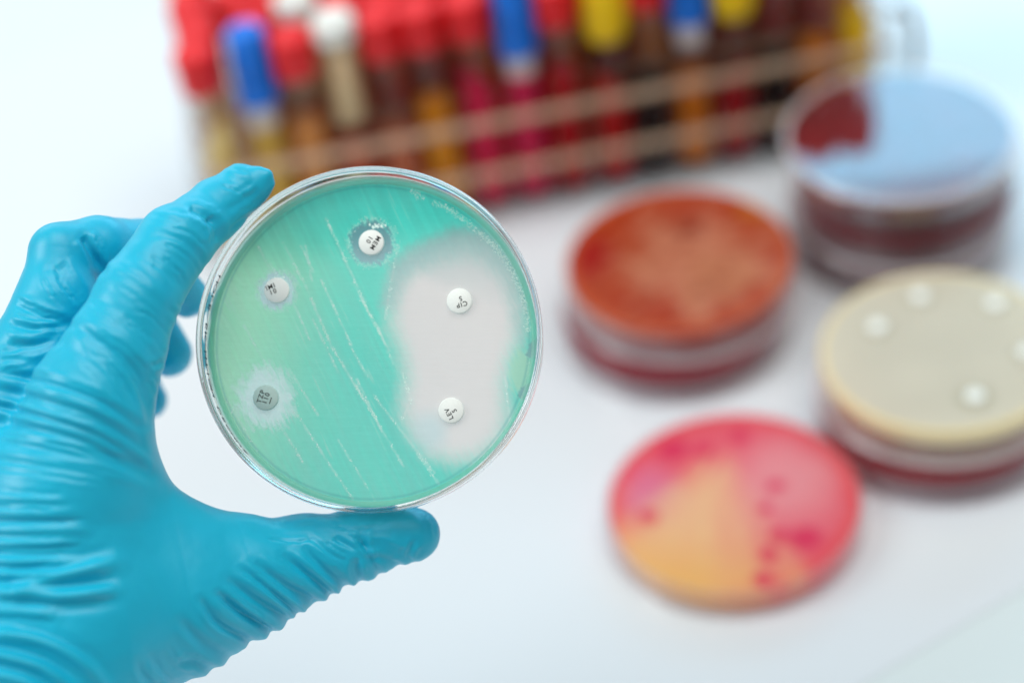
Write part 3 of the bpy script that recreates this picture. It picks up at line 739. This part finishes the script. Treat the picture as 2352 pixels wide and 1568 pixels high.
FOLDS2 = [
 ([(-40, 20), (200, 80), (500, 180), (720, 330)], 11, -1.3), ([(-40, 110), (250, 160), (500, 240), (740, 370)], 11, -1.3), ([(-40, 190), (300, 255), (600, 320), (770, 400)], 11, -1.1),
 ([(-40, -60), (200, 0), (480, 90), (690, 230)], 11, -1.2), ([(0, -140), (250, -80), (500, 10), (690, 140)], 11, -1.1), ([(-40, 290), (250, 330), (520, 370)], 12, -.7),
 ([(-60, 640), (200, 645), (430, 640)], 11, 1.2), ([(-60, 705), (200, 700), (400, 690)], 10, 1.0), ([(-60, 560), (200, 555), (380, 560)], 12, .7), ([(-60, 480), (150, 490), (330, 500)], 12, .6),
 ([(60, 935), (300, 870), (590, 798)], 13, 1.9), ([(-60, 955), (300, 965), (580, 938)], 13, 2.0), ([(-60, 1030), (120, 1035), (280, 1055)], 12, 1.2), ([(-60, 790), (150, 800), (380, 790)], 10, .9), ([(-60, 860), (100, 862), (260, 850)], 10, .9),
 ([(-60, 1150), (200, 1190), (400, 1290), (520, 1420)], 14, 1.9), ([(-60, 1250), (200, 1320), (380, 1440)], 14, 1.6), ([(-60, 1350), (120, 1390), (260, 1480)], 14, 1.4),
 ([(1310, 1125), (1180, 1040), (1080, 950)], 9, -1.6), ([(1215, 1180), (1080, 1100), (1000, 980)], 10, -1.5), ([(1400, 1070), (1260, 985), (1130, 880)], 9, -1.5), ([(1460, 1045), (1330, 930), (1200, 830)], 9, -1.1),
 ([(1570, 1010), (1420, 920), (1260, 800)], 9, -1.4), ([(1660, 985), (1520, 860), (1400, 760)], 8, -1.2), ([(1735, 945), (1620, 850), (1500, 720)], 8, -1.1), ([(1790, 905), (1765, 850), (1770, 780)], 7, -1.2),
 ([(1870, 845), (1820, 760), (1780, 640)], 8, -.9), ([(1960, 810), (1890, 780), (1830, 790)], 8, -.9), ([(2050, 805), (2020, 770), (2060, 690)], 7, -.6), ([(1820, 720), (1920, 740), (2020, 790)], 8, -.6),
 ([(1690, 700), (1760, 740), (1800, 800)], 8, -.6), ([(1560, 700), (1640, 760), (1720, 800)], 9, -.5), ([(1120, 1260), (1000, 1200), (900, 1090)], 11, -.9), ([(1050, 1330), (950, 1300), (880, 1310)], 9, -1.1),
 ([(900, 1420), (800, 1330), (740, 1250)], 10, -1.1), ([(980, 1400), (870, 1330), (800, 1240)], 10, -.9), ([(820, 1440), (730, 1370), (690, 1290)], 10, -.9), ([(2080, 560), (2120, 620), (2130, 700)], 10, -.3),
 ([(1620, 560), (1750, 600), (1900, 580)], 12, -.3), ([(1300, 640), (1450, 660), (1600, 640)], 14, -.3)]
def out_edge(l):
    # folds that leave the lower edge of the thumb run right over it
    if l[0][0] < 700: return l
    a, b = l[0], l[1]; return [(a[0]+(a[0]-b[0])*.55, a[1]+(a[1]-b[1])*.55)]+list(l)
for FL, ZF in ((FOLDS1, Z1), (FOLDS2, Z2)):      # fine companion wrinkles beside the big folds
    for l, wd_, a in FL:
        for sgn in (-1, 1):
            if random.random() < .25: continue
            q = smooth_poly(ZF(l)); e = q[-1]-q[0]; nn = np.array([-e[1], e[0]])/np.linalg.norm(e)*sgn*random.uniform(13, 24)
            i0 = random.randrange(0, max(1, len(q)//3)); i1 = len(q)-random.randrange(0, max(1, len(q)//3))
            q = [p+nn+np.array([random.gauss(0, 1.0), random.gauss(0, 1.0)]) for p in q[i0:i1]]
            if len(q) > 1: crease(q, random.uniform(4, 6), -random.uniform(.12, .3))
for l, wd_, a in FOLDS1: crease(smooth_poly(Z1(l)), wd_*random.uniform(.9, 1.4), a*(.85 if a < -.85 else .45))
for l, wd_, a in FOLDS2: crease(smooth_poly(Z2(out_edge(l))), wd_*random.uniform(.75, 1.3), a*random.uniform(.65, 1.0))
# small all-over slack of the rubber
disp += .18*vnoise(P, 11)+.07*vnoise(P+31, 4.5)+.04*vnoise(P+77, 2.2)
P = P+Nn*disp[:, None]
hm2.vertices.foreach_set('co', (P*MM).ravel()); hm2.update()
hand = link('gloved_hand', hm2, M_glove)
tag(hand, 'hand in a wrinkled turquoise nitrile glove holding up the blue-green dish', 'hand')
